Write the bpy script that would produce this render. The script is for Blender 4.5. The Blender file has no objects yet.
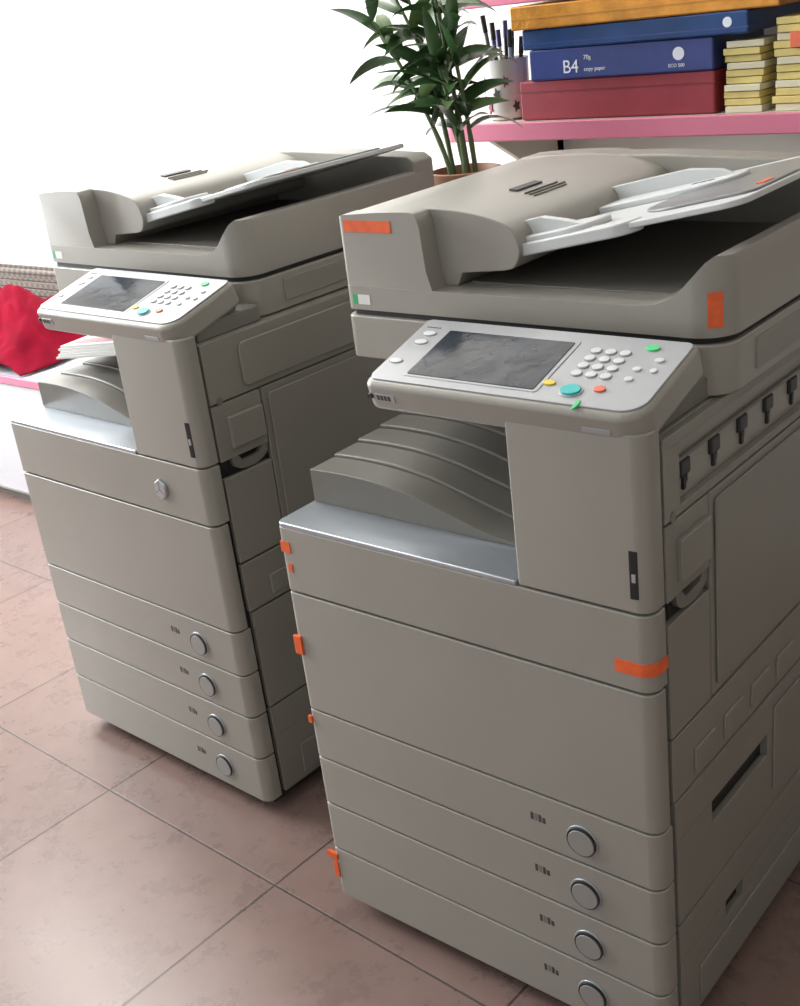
import bpy, bmesh, math, random
from mathutils import Matrix, Vector, noise
random.seed(7)
sc=bpy.context.scene
COL=bpy.context.collection
# ------------------------------------------------------------------ materials
def new_mat(name, col, rough=.5, metal=0., bump=0., bscale=200., var=0., vscale=6., spec=.5, coat=0., bdist=.001, bdet=2):
    m=bpy.data.materials.new(name); m.use_nodes=True
    nt=m.node_tree; b=nt.nodes['Principled BSDF']
    b.inputs['Base Color'].default_value=(*col,1); b.inputs['Roughness'].default_value=rough
    b.inputs['Metallic'].default_value=metal
    b.inputs['Specular IOR Level'].default_value=spec
    b.inputs['Coat Weight'].default_value=coat
    tc=nt.nodes.new('ShaderNodeTexCoord')
    if var>0:
        n=nt.nodes.new('ShaderNodeTexNoise'); n.inputs['Scale'].default_value=vscale; n.inputs['Detail'].default_value=4
        nt.links.new(tc.outputs['Object'],n.inputs['Vector'])
        r=nt.nodes.new('ShaderNodeValToRGB')
        r.color_ramp.elements[0].position=.3; r.color_ramp.elements[1].position=.7
        r.color_ramp.elements[0].color=(*[c*(1-var) for c in col],1)
        r.color_ramp.elements[1].color=(*[min(1,c*(1+var)) for c in col],1)
        nt.links.new(n.outputs['Fac'],r.inputs[0]); nt.links.new(r.outputs[0],b.inputs['Base Color'])
    if bump>0:
        n=nt.nodes.new('ShaderNodeTexNoise'); n.inputs['Scale'].default_value=bscale; n.inputs['Detail'].default_value=bdet
        nt.links.new(tc.outputs['Object'],n.inputs['Vector'])
        bp=nt.nodes.new('ShaderNodeBump'); bp.inputs['Strength'].default_value=bump; bp.inputs['Distance'].default_value=bdist
        nt.links.new(n.outputs['Fac'],bp.inputs['Height']); nt.links.new(bp.outputs[0],b.inputs['Normal'])
    return m
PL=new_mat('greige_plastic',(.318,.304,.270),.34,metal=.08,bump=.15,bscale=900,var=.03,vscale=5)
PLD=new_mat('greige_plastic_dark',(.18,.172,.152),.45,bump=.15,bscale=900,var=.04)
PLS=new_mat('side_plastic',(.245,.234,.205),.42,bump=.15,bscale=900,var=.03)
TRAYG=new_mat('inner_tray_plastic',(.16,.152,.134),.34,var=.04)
DARK=new_mat('dark_gap',(.012,.012,.012),.6)
BLK=new_mat('black_plastic',(.02,.02,.021),.35)
SIL=new_mat('silver_trim',(.46,.50,.54),.30,metal=.7,bump=.1,bscale=600)
SILP=new_mat('silver_panel',(.38,.39,.405),.33,metal=.2,var=.03)
HND=new_mat('handle_grey',(.30,.295,.28),.35,metal=.2)
WHP=new_mat('white_plastic',(.60,.62,.62),.35,var=.02)
GRT=new_mat('grey_tray',(.20,.21,.21),.3,var=.05)
SCR=new_mat('lcd_screen',(.018,.024,.035),.14,var=.5,vscale=22,bump=.35,bscale=24,bdist=.003,bdet=4,spec=.3)
KEY=new_mat('key_white',(.62,.63,.64),.4)
CY=new_mat('key_cyan',(.02,.45,.45),.35); GR=new_mat('key_green',(.08,.62,.22),.35)
YE=new_mat('key_yellow',(.75,.55,.06),.35); RE=new_mat('key_red',(.75,.16,.08),.35)
OR=new_mat('orange_tape',(.80,.13,.035),.4,var=.12,vscale=60)
MARK=new_mat('print_mark',(.05,.05,.05),.5)
GRS=new_mat('sticker_green',(.05,.4,.15),.5); WHS=new_mat('sticker_white',(.72,.72,.70),.5)
# ------------------------------------------------------------------ mesh helpers
MODE=None; UPX=.030; UPS=.948
def shape(v):
    x,y,z=v
    K=[(-1,-1),(0,0),(.033,.033),(.7375,.713),(1.0,.989),(1.134,1.123),(2.134,2.123)]
    for (a,b),(c,d) in zip(K,K[1:]):
        if z<=c: z=b+(z-a)*(d-b)/(c-a); break
    if MODE=='low': return Vector((x*.9806, y if y<.046 else .046+(y-.046)*.935, z))
    return Vector((UPX+x*UPS, .176+(y-.21)*.925, z))
def finish(name,bm,mat,parent=None,bev=0.,seg=2,smooth=True):
    if MODE:
        for v in bm.verts: v.co=shape(v.co)
    bmesh.ops.recalc_face_normals(bm,faces=bm.faces)
    me=bpy.data.meshes.new(name); bm.to_mesh(me); bm.free()
    o=bpy.data.objects.new(name,me); COL.objects.link(o)
    if mat: me.materials.append(mat)
    if smooth:
        for p in me.polygons: p.use_smooth=True
    if bev>0: add_bev(o,bev,seg)
    else: me.set_sharp_from_angle(angle=math.radians(35))
    if parent is not None: o.parent=parent
    return o
def add_bev(o,bev,seg):
    b=o.modifiers.new('bev','BEVEL'); b.width=bev; b.segments=seg; b.limit_method='ANGLE'; b.angle_limit=math.radians(35); b.harden_normals=True
def prism(name,pts,axis,a,b,mat,parent=None,bev=.0015,seg=2,M=None):
    bm=bmesh.new()
    def P(p,h):
        if axis=='x': v=Vector((h,p[0],p[1]))
        elif axis=='y': v=Vector((p[0],h,p[1]))
        else: v=Vector((p[0],p[1],h))
        return M@v if M else v
    A=[bm.verts.new(P(p,a)) for p in pts]; B=[bm.verts.new(P(p,b)) for p in pts]
    bm.faces.new(A); bm.faces.new(B)
    n=len(pts)
    for i in range(n): bm.faces.new((A[i],A[(i+1)%n],B[(i+1)%n],B[i]))
    return finish(name,bm,mat,parent,bev,seg)
def box(name,x0,x1,y0,y1,z0,z1,mat,parent=None,bev=.0015,seg=2,M=None):
    return prism(name,[(x0,y0),(x1,y0),(x1,y1),(x0,y1)],'z',z0,z1,mat,parent,bev,seg,M)
def clip_plan(o,outline,bev,seg,parent):
    """round an object's plan outline (boolean, baked into its own mesh)"""
    c=prism('cutter',outline,'z',0.5,1.5,None,None,0)
    m=o.modifiers.new('b','BOOLEAN'); m.operation='INTERSECT'; m.object=c; m.solver='EXACT'
    dg=bpy.context.evaluated_depsgraph_get(); dg.update()
    me=bpy.data.meshes.new_from_object(o.evaluated_get(dg))
    mats=list(o.data.materials); o.modifiers.clear(); o.data=me
    if not me.materials:
        for x in mats: me.materials.append(x)
    for p in me.polygons: p.use_smooth=True; p.material_index=0
    bpy.data.objects.remove(c)
    add_bev(o,bev,seg); o.parent=parent
def rr(x0,x1,y0,y1,r,n=8):
    if not isinstance(r,(tuple,list)): r=(r,)*4
    out=[]
    for (cx,cy,ra,a0) in ((x0,y0,r[0],180),(x1,y0,r[1],270),(x1,y1,r[2],0),(x0,y1,r[3],90)):
        if ra<=0: out.append((cx,cy)); continue
        ox=cx+(ra if cx==x0 else -ra); oy=cy+(ra if cy==y0 else -ra)
        for i in range(n+1):
            a=math.radians(a0+90*i/n); out.append((ox+ra*math.cos(a),oy+ra*math.sin(a)))
    return out
def cyl(name,c,r,h,axis,mat,parent=None,n=32,bev=.001,ry=None,M=None,seg=2):
    ry=ry or r
    i={'x':0,'y':1,'z':2}[axis]; o=[k for k in range(3) if k!=i]
    pts=[(c[o[0]]+r*math.cos(2*math.pi*k/n),c[o[1]]+ry*math.sin(2*math.pi*k/n)) for k in range(n)]
    return prism(name,pts,axis,c[i],c[i]+h,mat,parent,bev,seg,M)
def lathe(name,prof,c,mat,parent=None,n=40):
    bm=bmesh.new(); rings=[]
    for r,z in prof: rings.append([bm.verts.new((c[0]+r*math.cos(2*math.pi*k/n),c[1]+r*math.sin(2*math.pi*k/n),c[2]+z)) for k in range(n)])
    for a,b in zip(rings,rings[1:]):
        for k in range(n): bm.faces.new((a[k],a[(k+1)%n],b[(k+1)%n],b[k]))
    bm.faces.new(rings[0]); bm.faces.new(rings[-1])
    return finish(name,bm,mat,parent)
def empty(name,loc=(0,0,0),rot=0):
    e=bpy.data.objects.new(name,None); e.empty_display_size=.1; e.location=loc; e.rotation_euler=(0,0,rot); COL.objects.link(e); return e
def smooth_curve(keys,n=8):
    out=[]
    for i in range(len(keys)-1):
        p0=keys[max(i-1,0)];p1=keys[i];p2=keys[i+1];p3=keys[min(i+2,len(keys)-1)]
        for k in range(n):
            t=k/n
            out.append(tuple(.5*((2*p1[j])+(-p0[j]+p2[j])*t+(2*p0[j]-5*p1[j]+4*p2[j]-p3[j])*t*t+(-p0[j]+3*p1[j]-3*p2[j]+p3[j])*t**3) for j in range(2)))
    out.append(keys[-1]); return out
# ------------------------------------------------------------------ copier
W=.617
def side_frame(name,y0,y1,z0,z1,h,mat,p,x0=.606,x1=.617):
    a,b,c,d=h
    box(name+'_low',x0,x1,y0,y1,z0,c,mat,p); box(name+'_top',x0,x1,y0,y1,d,z1,mat,p)
    box(name+'_front',x0,x1,y0,a,c-.0005,d+.0005,mat,p,0); box(name+'_rear',x0,x1,b,y1,c-.0005,d+.0005,mat,p,0)
    box(name+'_recess',.58,.594,a-.003,b+.003,c-.003,d+.003,DARK,p,0)
def copier(loc,yaw,near):
    global MODE,UPX,UPS
    UPX,UPS=(.030,.948) if near else (-.008,.955)
    p=empty('office_photocopier',loc,yaw)
    MODE='low'
    box('body_core',.008,.606,.012,.74,.035,.732,DARK,p,0)
    box('base_plinth',.012,.605,.02,.735,.018,.035,BLK,p)
    for i,(x,y) in enumerate(((.07,.08),(.55,.08),(.07,.67),(.55,.67))):
        cyl('caster_wheel_%d'%i,(x-.012,y,.0165),.0165,.024,'x',BLK,p,20)
    R2=.020; Y1=.035
    def cover(name,z0,z1,x0=0.,x1=W,mat=PL,rl=.010,y1=Y1):
        return prism(name,rr(x0,x1,0,y1,(rl,R2,0,0)),'z',z0,z1,mat,p,.0022,3)
    cover('front_strip',.628,.7355); cover('front_door',.4135,.6245,y1=.030)
    for i,(a,b) in enumerate(((.3205,.4105),(.2285,.3175),(.1345,.2255),(.033,.1315))):
        cover('paper_drawer_%d'%(i+1),a,b)
        zc=(.3600,.2680,.1750,.0800)[i]; xh=.5007
        cyl('drawer_handle_ring_%d'%(i+1),(xh,.002,zc),.0250,-.0042,'y',SIL,p,48,.0010)
        cyl('drawer_handle_groove_%d'%(i+1),(xh,.0,zc),.0225,-.0050,'y',BLK,p,40,0)
        cyl('drawer_handle_disc_%d'%(i+1),(xh,.001,zc-.001),.0205,-.0068,'y',HND,p,40,.0015)
        for k in range(4): box('drawer_mark_%d_%d'%(i+1,k),.418+.0065*k,.4225+.0065*k,-.0004,.003,zc+.004,zc+.016-.003*(k==3),MARK if k!=1 else PLD,p,0)
    prism('silver_ledge',rr(.0,.427,.0,.105,(.012,0,0,0)),'z',.7355,.7425,SIL,p,.002,3)
    box('left_shell',0,.008,.040,.74,.035,.735,PLS,p); box('rear_shell',0,W,.74,.748,.035,.93,PLS,p)
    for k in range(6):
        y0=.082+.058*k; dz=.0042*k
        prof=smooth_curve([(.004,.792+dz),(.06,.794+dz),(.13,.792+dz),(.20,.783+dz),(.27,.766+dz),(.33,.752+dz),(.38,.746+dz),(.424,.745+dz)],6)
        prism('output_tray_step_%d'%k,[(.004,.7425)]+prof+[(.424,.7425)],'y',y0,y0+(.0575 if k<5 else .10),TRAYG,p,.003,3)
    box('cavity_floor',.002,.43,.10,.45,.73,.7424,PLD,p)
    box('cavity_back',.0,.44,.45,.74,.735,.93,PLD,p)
    prism('column_front',rr(.431,W,0,Y1,(.004,R2,0,0)),'z',.7385,.948,PL,p,.0025,3)
    box('column_core',.434,.606,.037,.74,.735,.93,PL,p)
    prism('usb_port',[(.592,-.0014),(.600,-.0005),(.608,.004),(.6115,.010),(.606,.012),(.592,.004)],'z',.757,.815,BLK,p,0)
    box('usb_slot',.595,.600,-.0024,.002,.778,.788,SILP,p,.0005)
    # right side panels
    if near:
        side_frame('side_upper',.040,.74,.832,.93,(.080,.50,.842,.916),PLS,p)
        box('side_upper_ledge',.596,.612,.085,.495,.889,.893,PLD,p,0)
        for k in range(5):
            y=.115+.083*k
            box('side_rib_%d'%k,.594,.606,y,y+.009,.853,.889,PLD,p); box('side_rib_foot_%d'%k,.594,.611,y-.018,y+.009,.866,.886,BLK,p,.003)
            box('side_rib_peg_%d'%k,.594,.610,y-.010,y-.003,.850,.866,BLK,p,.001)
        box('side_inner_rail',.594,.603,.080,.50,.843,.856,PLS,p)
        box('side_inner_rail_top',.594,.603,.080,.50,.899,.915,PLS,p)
    else:
        box('side_upper_plain',.606,.617,.040,.74,.832,.93,PLS,p)
        prism('side_upper_cover',rr(.12,.72,.842,.915,.012),'x',.6165,.622,PLS,p,.003)
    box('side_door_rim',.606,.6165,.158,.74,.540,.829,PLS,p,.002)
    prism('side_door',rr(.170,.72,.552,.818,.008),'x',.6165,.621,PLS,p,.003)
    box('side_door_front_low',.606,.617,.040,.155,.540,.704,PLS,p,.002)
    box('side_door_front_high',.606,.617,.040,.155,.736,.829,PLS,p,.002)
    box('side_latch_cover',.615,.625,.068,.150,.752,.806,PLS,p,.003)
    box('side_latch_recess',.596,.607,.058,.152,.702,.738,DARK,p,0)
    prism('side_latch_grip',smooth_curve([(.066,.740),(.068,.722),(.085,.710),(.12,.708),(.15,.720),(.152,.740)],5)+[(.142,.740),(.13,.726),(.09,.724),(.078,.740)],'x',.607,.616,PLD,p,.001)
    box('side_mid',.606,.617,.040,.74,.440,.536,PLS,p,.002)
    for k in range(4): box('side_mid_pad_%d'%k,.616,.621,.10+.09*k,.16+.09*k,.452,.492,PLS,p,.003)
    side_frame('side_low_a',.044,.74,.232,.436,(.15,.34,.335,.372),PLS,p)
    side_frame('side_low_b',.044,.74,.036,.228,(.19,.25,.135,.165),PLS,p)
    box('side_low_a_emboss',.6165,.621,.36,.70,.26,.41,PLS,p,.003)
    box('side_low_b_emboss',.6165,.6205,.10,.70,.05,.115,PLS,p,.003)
    cyl('side_round_mark',(.6165,.060,.835),.007,.0015,'x',PLD,p,20,0)
    if near:
        yo=lambda d:[(.566,-d)]+[(W-R2+(R2+d)*math.cos(math.radians(a)),R2+(R2+d)*math.sin(math.radians(a))) for a in range(270,361,10)]+[(W+d,Y1)]
        prism('tape_strip',yo(.0014)+yo(.0001)[::-1],'z',.652,.670,OR,p,0)
        box('tape_ledge_a',.003,.022,-.0012,.003,.694,.712,OR,p,0); box('tape_ledge_b',.012,.020,-.0012,.003,.662,.675,OR,p,0)
        box('tape_door_tab',-.002,.014,-.004,.002,.515,.548,OR,p,.001); box('tape_door_tab_low',-.001,.006,-.003,.002,.385,.398,OR,p,0)
        box('tape_drawer_tab',-.012,.010,-.003,.003,.108,.120,OR,p,0); box('tape_drawer_tab_b',-.002,.008,-.002,.003,.07,.10,OR,p,0)
    else:
        bx,bz=.488,.680
        prism('badge',[(bx+.018*math.cos(math.radians(a)),bz+.021*math.sin(math.radians(a))) for a in range(30,390,60)],'y',-.007,.003,SIL,p,.003,3)
        for a in (90,210,330):
            ca,sa=math.cos(math.radians(a)),math.sin(math.radians(a))
            prism('badge_groove_%d'%a,[(bx-.0006*sa,bz+.0006*ca),(bx+.014*ca-.0006*sa,bz+.016*sa+.0006*ca),(bx+.014*ca+.0006*sa,bz+.016*sa-.0006*ca),(bx+.0006*sa,bz-.0006*ca)],'y',-.0074,-.006,PLD,p,0)
        Q=Matrix.Translation((-.02,.24,.826))@Matrix.Rotation(math.radians(-5),4,'Y')@Matrix.Rotation(.2,4,'Z')
        for k in range(5):
            box('output_paper_%d'%k,.004*(k%3),.26+.005*(k%2),-.10+.004*k,.14,-.008+.0045*k,-.004+.0045*k,WHS,p,0,M=Q)
        box('output_paper_print',.02,.20,-.07,-.03,.0140,.0146,new_mat('paper_print',(.45,.2,.22),.6),p,0,M=Q)
        box('output_paper_print_b',.02,.12,-.01,.02,.0140,.0146,PLD,p,0,M=Q)
    MODE=None
    box('panel_neck',.30,.590,.05,.19,.915,.944,PLD,p,.004)
    # ---- scanner + feeder
    MODE='up'
    OUT=rr(0,W,.21,.77,(.016,.050,.012,.012),12)
    prism('scanner_unit',OUT,'z',.932,.992,PL,p,.003,3)
    prism('scanner_gap',rr(.008,W-.008,.218,.76,(.01,.045,.01,.01)),'z',.99,1.002,DARK,p,0)
    box('scanner_side_insert',.616,.6195,.30,.72,.945,.982,PLS,p,.002)
    base=[(0,1.0)]+[(W,1.0),(W,1.088),(W-.004,1.094),(W-.018,1.095)]+smooth_curve([(.590,1.089),(.570,1.068),(.548,1.048),(.52,1.037),(.49,1.034)],5)+[(.0,1.034)]
    o=prism('feeder_base',base,'y',.205,.775,PL,None,0)
    clip_plan(o,rr(0,W,.213,.765,(.016,.048,.012,.012),12),.0035,3,p)
    cap=[(.0,1.030)]+smooth_curve([(.0,1.118),(.003,1.129),(.014,1.134)],5)+smooth_curve([(.08,1.138),(.140,1.139),(.153,1.133),(.158,1.118)],5)+[(.162,1.06),(.170,1.034)]
    o=prism('feeder_end_cap',cap,'y',.214,.250,PL,None,0); clip_plan(o,rr(0,.3,.2135,.3,(.016,0,0,0),10),.003,3,p)
    hump=[(.002,1.030)]+smooth_curve([(.002,1.118),(.004,1.128),(.014,1.133)],5)+smooth_curve([(.08,1.137),(.16,1.138),(.22,1.133),(.265,1.124),(.288,1.114),(.298,1.098),(.300,1.080),(.290,1.063),(.272,1.058)],7)+[(.20,1.052),(.19,1.034)]
    prism('feeder_hump',hump,'y',.250,.735,PL,p,.002,3)
    prism('feeder_hump_rear',[(x,z+.001) for x,z in hump],'y',.700,.765,PL,p,.003,3)
    M=Matrix.Translation((.20,.43,1.1372))@Matrix.Rotation(math.radians(5),4,'Y')
    box('feeder_label_dark',-.007,.007,-.035,.035,-.003,.0006,MARK,p,0,M=M)
    M2=Matrix.Translation((.235,.44,1.1322))@Matrix.Rotation(math.radians(12),4,'Y')
    for k in range(3): box('feeder_print_%d'%k,-.012+.008*k,-.010+.008*k,-.05,.04+.01*(k%2),-.003,.0005,PLD,p,0,M=M2)
    prism('feeder_rear_bridge',[(.20,1.03),(W-.002,1.03),(W-.002,1.112),(W-.02,1.122),(.28,1.136),(.20,1.136)],'y',.705,.765,PL,p,.004,3)
    box('feeder_output_floor',.20,.56,.27,.70,1.0335,1.0365,PLD,p,.001)
    ang=math.atan2(.060,.31)
    T=Matrix.Translation((.268,.272,1.080))@Matrix.Rotation(-ang,4,'Y')
    prism('document_tray',rr(0,.350,0,.43,(.004,.03,.03,.004)),'z',-.004,.004,WHP,p,.002,3,M=T)
    prism('document_tray_inset',rr(.17,.345,.045,.36,(.07,.02,.02,.01)),'z',.003,.0075,GRT,p,.002,3,M=T)
    prism('document_tray_lip',rr(.02,.20,-.012,.03,(.004,.03,.004,.004)),'z',-.010,.006,WHP,p,.003,3,M=T)
    prism('document_guide_front',[(.0,.004),(.0,.032),(.05,.032),(.085,.022),(.13,.006),(.13,.004)],'y',.02,.034,WHP,p,.002,3,M=T)
    prism('document_guide_front_foot',rr(.0,.13,.0,.085,(.01,.04,.02,.004)),'z',.003,.013,WHP,p,.003,3,M=T)
    prism('document_guide_rear',[(.0,.004),(.0,.032),(.15,.032),(.20,.022),(.23,.006),(.23,.004)],'y',.265,.28,WHP,p,.002,3,M=T)
    prism('document_guide_rear_foot',rr(.0,.24,.20,.29,(.02,.05,.02,.004)),'z',.003,.013,WHP,p,.003,3,M=T)
    for k in range(3): box('guide_print_%d'%k,.17+.012*k,.178+.012*k,.235,.243,.0125,.0136,MARK,p,0,M=T)
    box('tray_end_marker',.325,.338,.10,.13,.003,.009,OR,p,.001,M=T)
    box('sticker_green',.016,.026,.2125,.216,1.008,1.022,GRS,p,0); box('sticker_white',.0265,.050,.2125,.216,1.008,1.022,WHS,p,0)
    if near:
        box('tape_end_cap',.016,.106,.2128,.216,1.111,1.127,OR,p,0)
        c=(W-.048,.213+.048)
        arc=lambda r:[(c[0]+r*math.cos(math.radians(a)),c[1]+r*math.sin(math.radians(a))) for a in (298,306,314,320)]
        prism('tape_rim',arc(.0492)+arc(.046)[::-1],'z',1.012,1.054,OR,p,0)
    MODE=None
    # ---------------- control panel
    tilt=math.radians(15.8)
    K=Matrix.Translation((.213 if near else .206,-.008,.957))@Matrix.Rotation(tilt,4,'X')@Matrix.Diagonal((.975,.91,1,1))
    prism('control_panel_body',rr(0,.402,0,.168,(.016,.034,.012,.010)),'z',-.043,-.001,PL,p,.009,4,M=K)
    prism('control_panel_face',rr(.005,.397,.010,.164,(.014,.030,.010,.008)),'z',-.002,.0012,SILP,p,.001,2,M=K)
    prism('control_panel_under',rr(.01,.39,.03,.165,(.02,.03,.01,.01)),'z',-.052,-.040,PLD,p,.006,3,M=K)
    prism('screen_bezel',rr(.052,.256,.024,.144,.006),'z',.0,.0022,SILP,p,.001,2,M=K)
    prism('lcd_screen',rr(.058,.250,.028,.138,.003),'z',.0,.0030,SCR,p,.0005,1,M=K)
    def key(n,u,v,r,m,ry=None,h=.0035): cyl(n,(u,v,0.),r,h,'z',m,p,24,.0008,ry,M=K)
    for i in range(3):
        for j in range(4):
            key('key_rim_%d%d'%(i,j),.285+.0195*i,.073+.0175*j,.0082,PLD,.0070,.0016); key('key_num_%d%d'%(i,j),.285+.0195*i,.073+.0175*j,.0070,KEY,.0058)
    key('key_ring_start',.297,.036,.0155,SILP,.0130,.0025); key('key_start',.297,.036,.0130,CY,.0105,.005); key('key_stop',.330,.046,.0075,RE,.006)
    key('key_reset',.262,.047,.0085,YE,.0055); key('key_power',.352,.143,.009,GR,.0065); key('key_energy',.372,.118,.006,KEY,.0045)
    key('key_check',.354,.095,.0055,KEY,.0045); key('key_id',.354,.073,.0055,KEY,.0045); key('key_clear',.375,.095,.0045,KEY,.0045)
    for nm,u,v in (('home',.030,.127),('menu',.030,.105),('stopq',.022,.055)):
        key('key_rim_'+nm,u,v,.0115,PLD,.0068,.0018); key('key_'+nm,u,v,.010,KEY,.0055,.003)
    for k in range(6): box('panel_print_%d'%k,.016+.004*k,.018+.004*k,.142,.1445,.001,.0016,MARK,p,0,M=K)
    box('panel_brand_plate',.018,.050,-.0012,.003,-.026,-.015,SILP,p,.0004,M=K)
    for k in range(4): box('panel_brand_mark_%d'%k,.021+.006*k,.025+.006*k,-.0016,.0,-.024,-.017,MARK,p,0,M=K)
    cyl('panel_lamp',(.010,0.004,-.020),.004,-.0068,'y',BLK,p,16,0,M=K)
    box('panel_front_strip',.325,.362,-.0010,.003,-.027,-.020,SILP,p,.0004,M=K)
    if near: key('tape_green_tab',.318,.010,.003,GR,.010,.003)
    return p
copier((0,0,0),0,True)
copier((-.879,.128,0),-.039,False)
# ------------------------------------------------------------------ room
def tile_mat():
    m=bpy.data.materials.new('floor_tiles'); m.use_nodes=True; nt=m.node_tree; b=nt.nodes['Principled BSDF']
    tc=nt.nodes.new('ShaderNodeTexCoord'); br=nt.nodes.new('ShaderNodeTexBrick')
    br.offset=0; br.squash=1; br.inputs['Scale'].default_value=1; br.inputs['Brick Width'].default_value=.493; br.inputs['Row Height'].default_value=.493
    br.inputs['Mortar Size'].default_value=.0025; br.inputs['Mortar Smooth'].default_value=.3
    br.inputs['Color1'].default_value=(.245,.165,.142,1); br.inputs['Color2'].default_value=(.222,.150,.130,1); br.inputs['Mortar'].default_value=(.09,.066,.060,1)
    nt.links.new(tc.outputs['Object'],br.inputs['Vector'])
    n=nt.nodes.new('ShaderNodeTexNoise'); n.inputs['Scale'].default_value=10; n.inputs['Detail'].default_value=14; n.inputs['Roughness'].default_value=.75
    nt.links.new(tc.outputs['Object'],n.inputs['Vector'])
    r=nt.nodes.new('ShaderNodeValToRGB'); r.color_ramp.elements[0].position=.3; r.color_ramp.elements[1].position=.72
    r.color_ramp.elements[0].color=(.80,.80,.81,1); r.color_ramp.elements[1].color=(1.10,1.09,1.08,1); nt.links.new(n.outputs['Fac'],r.inputs[0])
    mx=nt.nodes.new('ShaderNodeMix'); mx.data_type='RGBA'; mx.blend_type='MULTIPLY'; mx.inputs[0].default_value=1
    nt.links.new(br.outputs['Color'],mx.inputs[6]); nt.links.new(r.outputs[0],mx.inputs[7]); nt.links.new(mx.outputs[2],b.inputs['Base Color'])
    mr=nt.nodes.new('ShaderNodeMapRange'); mr.inputs[3].default_value=.22; mr.inputs[4].default_value=.34; nt.links.new(n.outputs['Fac'],mr.inputs[0]); nt.links.new(mr.outputs[0],b.inputs['Roughness'])
    bp=nt.nodes.new('ShaderNodeBump'); bp.inputs['Strength'].default_value=.4; bp.inputs['Distance'].default_value=.002; bp.invert=True
    nt.links.new(br.outputs['Fac'],bp.inputs['Height']); nt.links.new(bp.outputs[0],b.inputs['Normal'])
    return m
fl=box('floor',-5,5,-4,4,-.05,0,tile_mat(),None,0); fl.location=(-.632,-.003,0); fl.rotation_euler=(0,0,math.radians(-2.4))
WALL=new_mat('white_wall_paint',(.88,.87,.84),.7,bump=.1,bscale=120,var=.01)
WY=1.50
box('wall_back',-3.3,2.2,WY,WY+.1,-.02,2.9,WALL,None,0)
WX=-3.3
def join(objs,name):
    bm=bmesh.new()
    for o in objs: bm.from_mesh(o.data)
    me=bpy.data.meshes.new(name); bm.to_mesh(me); bm.free()
    mats=objs[0].data.materials[:]
    for o in objs: bpy.data.objects.remove(o)
    o=bpy.data.objects.new(name,me); COL.objects.link(o)
    for m in mats: me.materials.append(m)
    return o
piece=lambda nm,*a: box(nm,*a,WALL,None,0)
join([piece('d',WX-.1,WX,-4,WY,0,.75),piece('a',WX-.1,WX,-4,WY,2.35,2.9),piece('b',WX-.1,WX,1.25,WY,.75,2.35),piece('c',WX-.1,WX,-4,-2.2,.75,2.35)],'wall_left')
WALL2=new_mat('light_block_beige',(.30,.28,.25),.7,bump=.1,bscale=120)  # dark beige so the added right-hand blocker bounces little light
box('wall_right_light_block',1.95,2.05,-2.6,WY,-.02,2.9,WALL2,None,0)  # unseen, added to block world light and keep the copier sides darker
box('ceiling_light_block',-3.4,2.2,-2.2,WY+.1,2.9,2.95,WALL,None,0)  # out of view, added to cut the light falling from above
wf=empty('window_1')
FR=new_mat('window_frame_white',(.8,.8,.8),.4)
for i,y in enumerate((-2.2,-1.05,.1,1.21)): box('mullion_%d'%i,WX-.08,WX-.02,y,y+.04,.75,2.35,FR,wf)
for i,z in enumerate((.75,2.31)): box('rail_%d'%i,WX-.08,WX-.02,-2.2,1.25,z,z+.04,FR,wf)
# ------------------------------------------------------------------ shelf with supplies
PINK=new_mat('pink_laminate',(.66,.20,.30),.35,var=.03)
WOOD=new_mat('pale_board',(.66,.60,.52),.45,var=.05)
YS=1.12
PX=lambda px:-.329+(px-505)*.00228
sh=empty('wall_shelf')
x0=-.512; zl=1.116; zu=1.347
for nm,zt in (('lower',zl),('upper',zu+.038)):
    prism(nm+'_board',rr(x0+.01,1.5,YS+.01,WY-.001,(.03,0,0,0)),'z',zt-.034,zt-.0005,WOOD,sh,.001)
    out=rr(x0,1.5,YS,WY-.001,(.04,0,0,0)); inn=rr(x0+.012,1.5,YS+.012,WY-.001,(.028,0,0,0))
    bm=bmesh.new()
    o2=[(x0,WY-.001)]+out[:10]; i2=[(x0+.012,WY-.001)]+inn[:10]
    rings=[]
    for z in (zt-.038,zt):
        rings.append(([bm.verts.new((a,b,z)) for a,b in o2],[bm.verts.new((a,b,z)) for a,b in i2]))
    (ol,il),(ou,iu)=rings
    for a in range(len(o2)-1):
        bm.faces.new((ol[a],ol[a+1],ou[a+1],ou[a])); bm.faces.new((il[a],il[a+1],iu[a+1],iu[a]))
        bm.faces.new((ou[a],ou[a+1],iu[a+1],iu[a])); bm.faces.new((ol[a],ol[a+1],il[a+1],il[a]))
    for a in (0,-1): bm.faces.new((ol[a],ou[a],iu[a],il[a]))
    finish(nm+'_pink_edge',bm,PINK,sh,.003,2)
for i,xb in enumerate((-.44,.90,1.35)):
    prism('bracket_%d'%i,[(WY-.001,zl-.20),(WY-.02,zl-.20),(YS+.06,zl-.035),(WY-.001,zl-.035)],'x',xb,xb+.015,WOOD,sh)
    box('upright_%d'%i,xb,xb+.015,WY-.03,WY-.001,zl-.2,zu+.001,WOOD,sh)
def pack(name,px0,px1,z0,z1,y0,d,mat,rot=0):
    xa=PX(px0); xb=PX(px1)
    e=empty(name,((xa+xb)/2,y0+d/2,0),rot); w=(xb-xa)/2
    box('wrap',-w,w,-d/2,d/2,z0,z1,mat,e,.004,3)
    return e,w,d
RB=new_mat('red_box',(.28,.03,.045),.5,var=.1,vscale=20); BL=new_mat('blue_wrap',(.04,.06,.22),.28,var=.12,vscale=18)
BL2=new_mat('deep_blue_wrap',(.01,.05,.17),.3,var=.25,vscale=14); ORP=new_mat('gold_wrap',(.66,.29,.045),.32,metal=.3,var=.25,vscale=16,bump=.8,bscale=22,bdist=.006,bdet=4)
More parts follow.
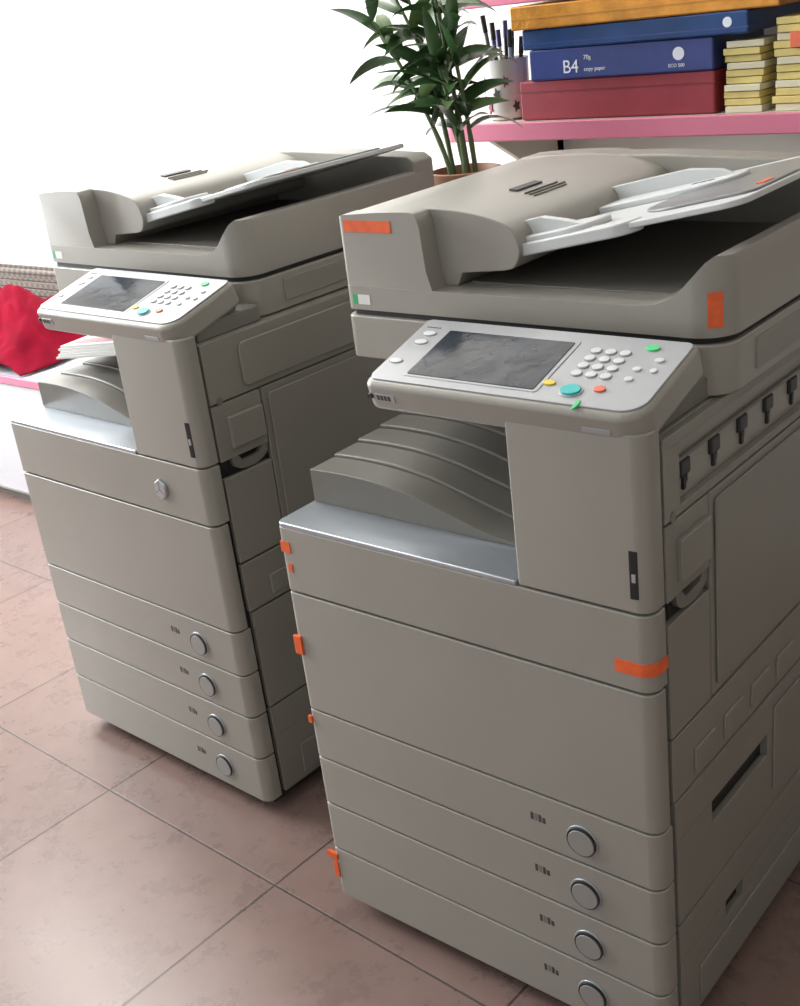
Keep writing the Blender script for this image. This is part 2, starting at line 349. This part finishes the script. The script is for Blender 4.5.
WHT=new_mat('white_print',(.7,.74,.82),.5)
z=zl+.0005
e,w,d=pack('red_paper_box',519,712,z,z+.078,YS+.02,.24,RB,.0); box('lid_seam',-w-.001,w+.001,-d/2-.001,d/2,z+.056,z+.058,new_mat('dark_red',(.2,.02,.03),.5),e,0)
z1=z+.0785
e,w,d=pack('blue_paper_ream',533,712,z1,z1+.060,YS+.015,.23,BL,0)
def text(body,size,loc,mat,parent,rz=0,ext=.0005):
    cu=bpy.data.curves.new('print','FONT'); cu.body=body; cu.size=size; cu.extrude=ext
    o=bpy.data.objects.new('print_text',cu); COL.objects.link(o); o.location=loc; o.rotation_euler=(math.radians(90),0,rz); cu.materials.append(mat); o.parent=parent
text('B4',.036,(-w+.08,-d/2-.0005,z1+.012),WHT,e); text('70g',.012,(-w+.13,-d/2-.0005,z1+.036),WHT,e); text('copy paper',.011,(-w+.13,-d/2-.0005,z1+.014),WHT,e)
cyl('round_logo',(w-.07,-d/2,z1+.034),.012,-.0008,'y',WHT,e,24,0); text('ECO 500',.009,(w-.092,-d/2-.0005,z1+.010),WHT,e)
z2=z1+.0605
e,w,d=pack('deep_blue_paper_ream',528,745,z2,z2+.040,YS+.01,.25,BL2,math.radians(-1)); box('wrap_seam',-w-.0006,w+.0006,-d/2-.0006,d/2,z2+.010,z2+.013,BL,e,0); cyl('seal',(w-.04,-d/2,z2+.022),.009,-.0008,'y',WHT,e,20,0)
z3=z2+.0405
e,w,d=pack('gold_paper_ream',519,768,z3,z3+.046,YS+.005,.24,ORP,math.radians(1)); OF=new_mat('gold_fold',(.5,.22,.03),.5)
box('wrap_fold',-w-.0008,w*.9,-d/2-.0012,-d/2+.002,z3+.020,z3+.0214,OF,e,0)
YP=new_mat('yellow_pads',(.68,.56,.20),.6,var=.1,vscale=30); YP2=new_mat('cream_pads',(.68,.64,.46),.6)
def pads(px0,px1,n,h):
    xa=PX(px0); xb=PX(px1)
    e=empty('sticky_note_stack',((xa+xb)/2,YS+.07,zl)); w=(xb-xa)/2-.005
    for i in range(n):
        dx=random.uniform(-.004,.004); dy=random.uniform(-.005,.005)
        M=Matrix.Rotation(random.uniform(-.06,.06),4,'Z')
        box('pad_%d'%i,-w+dx,w+dx,-.045+dy,.045+dy,i*h,i*h+h-.0012,YP if i%3 else YP2,e,.0012,M=M)
    return e,w
pads(719,755,10,.0128); e,w=pads(761,800,12,.0135)
box('red_label',-w*.2,w*.8,-.056,-.046,.110,.135,RE,e,0)
e=empty('white_tape_box',(PX(834),YS+.08,zl)); box('carton',-.035,.05,-.05,.05,0,.06,WHS,e,.002); box('carton_lid',-.037,.052,-.052,.052,.045,.062,WHP,e,.002)
mg=empty('pen_mug',(PX(489),YS+.075,zl))
CER=new_mat('white_ceramic',(.70,.69,.66),.2,coat=.4)
lathe('mug_body',[(.038,.0),(.044,.004),(.047,.02),(.048,.08),(.049,.121),(.050,.125),(.046,.125),(.045,.08),(.043,.012)],(0,0,0),CER,mg)
for i in range(7):
    a=math.radians(200+25*i)
    M=Matrix.Rotation(a,4,'Z')@Matrix.Translation((.0485,0,.035+.03*math.sin(i*2.1)+.02))
    prism('mug_flower_%d'%i,[( .009*math.cos(t*math.pi/5)*(1 if t%2 else .5), .014*math.sin(t*math.pi/5)*(1 if t%2 else .5)) for t in range(10)],'x',-.002,.0008,MARK if i%2 else RB,mg,0,M=M)
for i in range(9):
    a=i*2.4; r=.008+.018*(i%3)/2; t=random.uniform(.02,.13)
    M=Matrix.Translation((r*math.cos(a)-.004,r*math.sin(a),.016))@Matrix.Rotation(t,4,Vector((-math.sin(a),math.cos(a),0)))
    mt=[BLK,WHS,BL,BLK,RE,SIL,BLK,GRT,BLK][i]
    L=.145+.017*(i%4)
    cyl('pen_%d'%i,(0,0,0),.0045,L,'z',mt,mg,12,.001,M=M); cyl('pen_cap_%d'%i,(0,0,L-.03),.0055,.035,'z',[BLK,BL,BLK,SIL,RE,BLK,BL,BLK,BLK][i],mg,12,.001,M=M)
# ------------------------------------------------------------------ plant
PCX,PCY=-.335,.975
st=empty('plant_stand',(PCX,PCY,0))
prism('top',rr(-.085,.085,-.075,.085,.01),'z',.885,.905,WOOD,st,.002)
for i,(a,b) in enumerate(((-.07,-.06),(.07,-.06),(.07,.07),(-.07,.07))): box('leg_%d'%i,a-.01,a+.01,b-.01,b+.01,0,.885,WOOD,st)
box('lower_tier',-.075,.075,-.065,.075,.25,.265,WOOD,st)
pp=empty('potted_bamboo_plant',(PCX,PCY,.905))
POT=new_mat('terracotta_pot',(.36,.18,.11),.55,var=.1,vscale=20)
lathe('pot',[(.048,0),(.052,.004),(.066,.11),(.074,.112),(.076,.140),(.070,.142),(.064,.125),(.062,.115)],(0,0,0),POT,pp)
cyl('soil',(0,0,.118),.063,.006,'z',new_mat('soil',(.05,.03,.02),.9,bump=1,bscale=80),pp,30,0)
LEAF=new_mat('leaf_green',(.035,.085,.025),.35,var=.45,vscale=12,coat=.2); LEAF2=new_mat('leaf_light_green',(.12,.20,.07),.38,var=.3,vscale=14); STEM=new_mat('stem_green',(.12,.17,.07),.45,var=.2,vscale=30)
def tube(bm,pts,r0,r1,n=8):
    prev=None
    for i,q in enumerate(pts):
        d=(pts[min(i+1,len(pts)-1)]-pts[max(i-1,0)]).normalized(); s=d.orthogonal().normalized(); u=d.cross(s)
        r=r0+(r1-r0)*i/(len(pts)-1); r*=1.18 if i%3==0 else 1
        ring=[bm.verts.new(q+r*(math.cos(2*math.pi*k/n)*s+math.sin(2*math.pi*k/n)*u)) for k in range(n)]
        if prev:
            for k in range(n): bm.faces.new((prev[k],prev[(k+1)%n],ring[(k+1)%n],ring[k]))
        prev=ring
def leaf(bm,base,dirv,L,w,droop):
    d=dirv.normalized(); side=d.cross(Vector((0,0,1)))
    if side.length<.05: side=Vector((1,0,0))
    side.normalize(); N=9; rows=[]; q=base.copy(); h=d.copy()
    tw=random.uniform(-.9,.9); side=(Matrix.Rotation(tw,3,d)@side)
    for i in range(N+1):
        t=i/N; ww=w*(math.sin(math.pi*min(1,t**.75*.98+.02)))**.8*.5+.0008
        up=side.cross(h).normalized()
        rows.append([bm.verts.new(q-side*ww+up*ww*.25),bm.verts.new(q),bm.verts.new(q+side*ww+up*ww*.25)])
        q=q+h*(L/N); h=(h+Vector((0,0,-droop/N))).normalized()
    for a,b in zip(rows,rows[1:]):
        for j in range(2): bm.faces.new((a[j],a[j+1],b[j+1],b[j]))
bs=bmesh.new(); b1=bmesh.new(); b2=bmesh.new()
stems=[((-.03,0),(-.10,-.01),.42),((.0,.01),(-.06,.0),.50),((.01,-.01),(-.03,-.02),.48),((-.02,-.02),(-.17,-.04),.36),((.02,.01),(.015,-.03),.33),((-.01,.02),(-.13,-.03),.44),((.0,0),(-.01,-.05),.28)]
for (b0,tp,H) in stems:
    pts=[Vector((b0[0]+(tp[0]-b0[0])*t**1.4,b0[1]+(tp[1]-b0[1])*t**1.4,.12+H*t*.9)) for t in [i/12 for i in range(13)]]
    tube(bs,pts,.0055,.0028)
    n=12
    for i in range(n):
        t=.38+.62*i/(n-1); kx=min(12,int(t*12)); q=pts[kx]
        a=i*2.4+random.uniform(-.4,.4)+b0[0]*50
        el=random.uniform(.15,.75) if t<.93 else random.uniform(.8,1.3)
        dv=Vector((math.cos(a)*math.cos(el)-.12,math.sin(a)*math.cos(el)*.6-.10,math.sin(el)))
        L=random.uniform(.11,.16)
        lim=.055 if q.z<.40 else .10
        if q.x+dv.x*L>lim: dv.x=max(-.5,(lim-q.x)/L)*.8 if q.x<lim else -.5
        leaf(b1 if random.random()<.75 else b2,q,dv,L,random.uniform(.025,.034),random.uniform(.5,1.5))
finish('stems',bs,STEM,pp); finish('leaves_dark',b1,LEAF,pp); finish('leaves_light',b2,LEAF2,pp)
# ------------------------------------------------------------------ left cabinet, cloth, basket
cb=empty('low_white_cabinet')
CW=new_mat('cabinet_white',(.60,.61,.64),.4,var=.02)
CF=.845
box('carcass',-3.25,-1.45,CF+.013,WY-.005,.03,.435,CW,cb,.002); box('plinth',-3.24,-1.46,CF+.03,WY-.006,0,.03,PLD,cb,0)
box('top_board',-3.26,-1.43,CF,WY-.004,.435,.452,CW,cb,.001); box('top_pink_edge',-3.26,-1.43,CF-.01,CF+.001,.430,.456,PINK,cb,.003)
for i in range(4):
    xa=-3.24+.45*i; box('door_panel_%d'%i,xa+.004,xa+.444,CF,CF+.014,.045,.425,CW,cb,.003)
    box('door_gap_%d'%i,xa-.004,xa+.004,CF+.006,CF+.0135,.045,.425,MARK,cb,0)
    cyl('door_knob_%d'%i,(xa+(.40 if i%2==0 else .05),CF,.30),.011,-.018,'y',SIL,cb,20,.002)
CL=new_mat('red_cloth',(.19,.003,.016),.9,var=.25,vscale=12,bump=.5,bscale=300,spec=.1)
bm=bmesh.new(); nx,ny=100,64; vs=[]
X0,X1,Y0,Y1=-2.85,-2.00,CF+.002,1.30
for i in range(nx+1):
    row=[]
    for j in range(ny+1):
        u=i/nx; v=j/ny; x=X0+(X1-X0)*u; y=Y0+(Y1-Y0)*v
        heap=.165*math.exp(-((x+2.22)/.20)**2-((y-1.06)/.15)**2)+.14*math.exp(-((x+2.60)/.28)**2-((y-1.08)/.17)**2)
        f=noise.noise(Vector((x*7,y*9,1.3)))*.04+abs(noise.noise(Vector((x*14+y*6,y*10,4.))))*.06
        m=min(1,max(0,min(u,1-u,1-v,v+.06)*8))
        z=.4575+heap*min(1,m+.2)+max(0,(f+.014))*m
        row.append(bm.verts.new((x+.03*noise.noise(Vector((y*9,x*3,0))),y,z)))
    vs.append(row)
for i in range(nx):
    for j in range(ny): bm.faces.new((vs[i][j],vs[i+1][j],vs[i+1][j+1],vs[i][j+1]))
c=finish('red_cloth',bm,CL,None); s=c.modifiers.new('s','SOLIDIFY'); s.thickness=.003; s.offset=1
WK=bpy.data.materials.new('wicker'); WK.use_nodes=True; nt=WK.node_tree; b=nt.nodes['Principled BSDF']; b.inputs['Roughness'].default_value=.7
tc=nt.nodes.new('ShaderNodeTexCoord'); ck=nt.nodes.new('ShaderNodeTexChecker'); ck.inputs['Scale'].default_value=60; ck.inputs['Color1'].default_value=(.19,.165,.145,1); ck.inputs['Color2'].default_value=(.12,.10,.085,1)
nt.links.new(tc.outputs['Object'],ck.inputs['Vector']); nt.links.new(ck.outputs[0],b.inputs['Base Color'])
wb=empty('wicker_basket',(-2.72,1.40,.4525))
for i in range(6):
    zz=i*.028
    box('weave_%d'%i,-.42,.42,-.035,-.022,zz,zz+.026,WK,wb,.004); box('weave_back_%d'%i,-.42,.42,.06,.07,zz,zz+.026,WK,wb,.004)
for i,xx in enumerate((-.42,.41)): box('end_%d'%i,xx,xx+.012,-.03,.065,0,.168,WK,wb,.003)
box('rim',-.43,.43,-.042,-.018,.166,.180,WK,wb,.005); box('bottom',-.42,.42,-.03,.065,0,.01,WK,wb,0)
# ------------------------------------------------------------------ lights
w=bpy.data.worlds.new('world'); sc.world=w; w.use_nodes=True; bg=w.node_tree.nodes['Background']; bg.inputs[0].default_value=(.96,.98,1,1); bg.inputs[1].default_value=.84
def area(name,loc,target,sx,sy,e,col=(1,1,1)):
    l=bpy.data.lights.new(name,'AREA'); l.shape='RECTANGLE'; l.size=sx; l.size_y=sy; l.energy=e; l.color=col
    o=bpy.data.objects.new(name,l); COL.objects.link(o); o.location=loc
    o.rotation_euler=(Vector(target)-Vector(loc)).to_track_quat('-Z','Z').to_euler(); return o
area('window_daylight',(WX-.15,-.4,1.6),(0,.2,.7),3.2,1.5,255,(.93,.97,1))
area('wall_wash_fill',(-2.0,.7,2.6),(-1.4,1.5,1.4),2.2,.3,62,(1,.98,.95))  # added fill with no real fixture, brightens the back wall
# ------------------------------------------------------------------ camera
cam=bpy.data.cameras.new('camera'); co=bpy.data.objects.new('camera',cam); COL.objects.link(co)
R=Matrix(((.7696,.1662,-.6165),(.6276,-.3748,.6824),(-.1176,-.9121,-.3927)))
M=Matrix(((R[0][0],-R[0][1],-R[0][2],1.198),(R[1][0],-R[1][1],-R[1][2],-1.054),(R[2][0],-R[2][1],-R[2][2],1.399),(0,0,0,1)))
co.matrix_world=M
cam.sensor_fit='HORIZONTAL'; cam.sensor_width=36; cam.lens=36*1189/800; cam.clip_start=.02
sc.camera=co
sc.view_settings.view_transform='Standard'
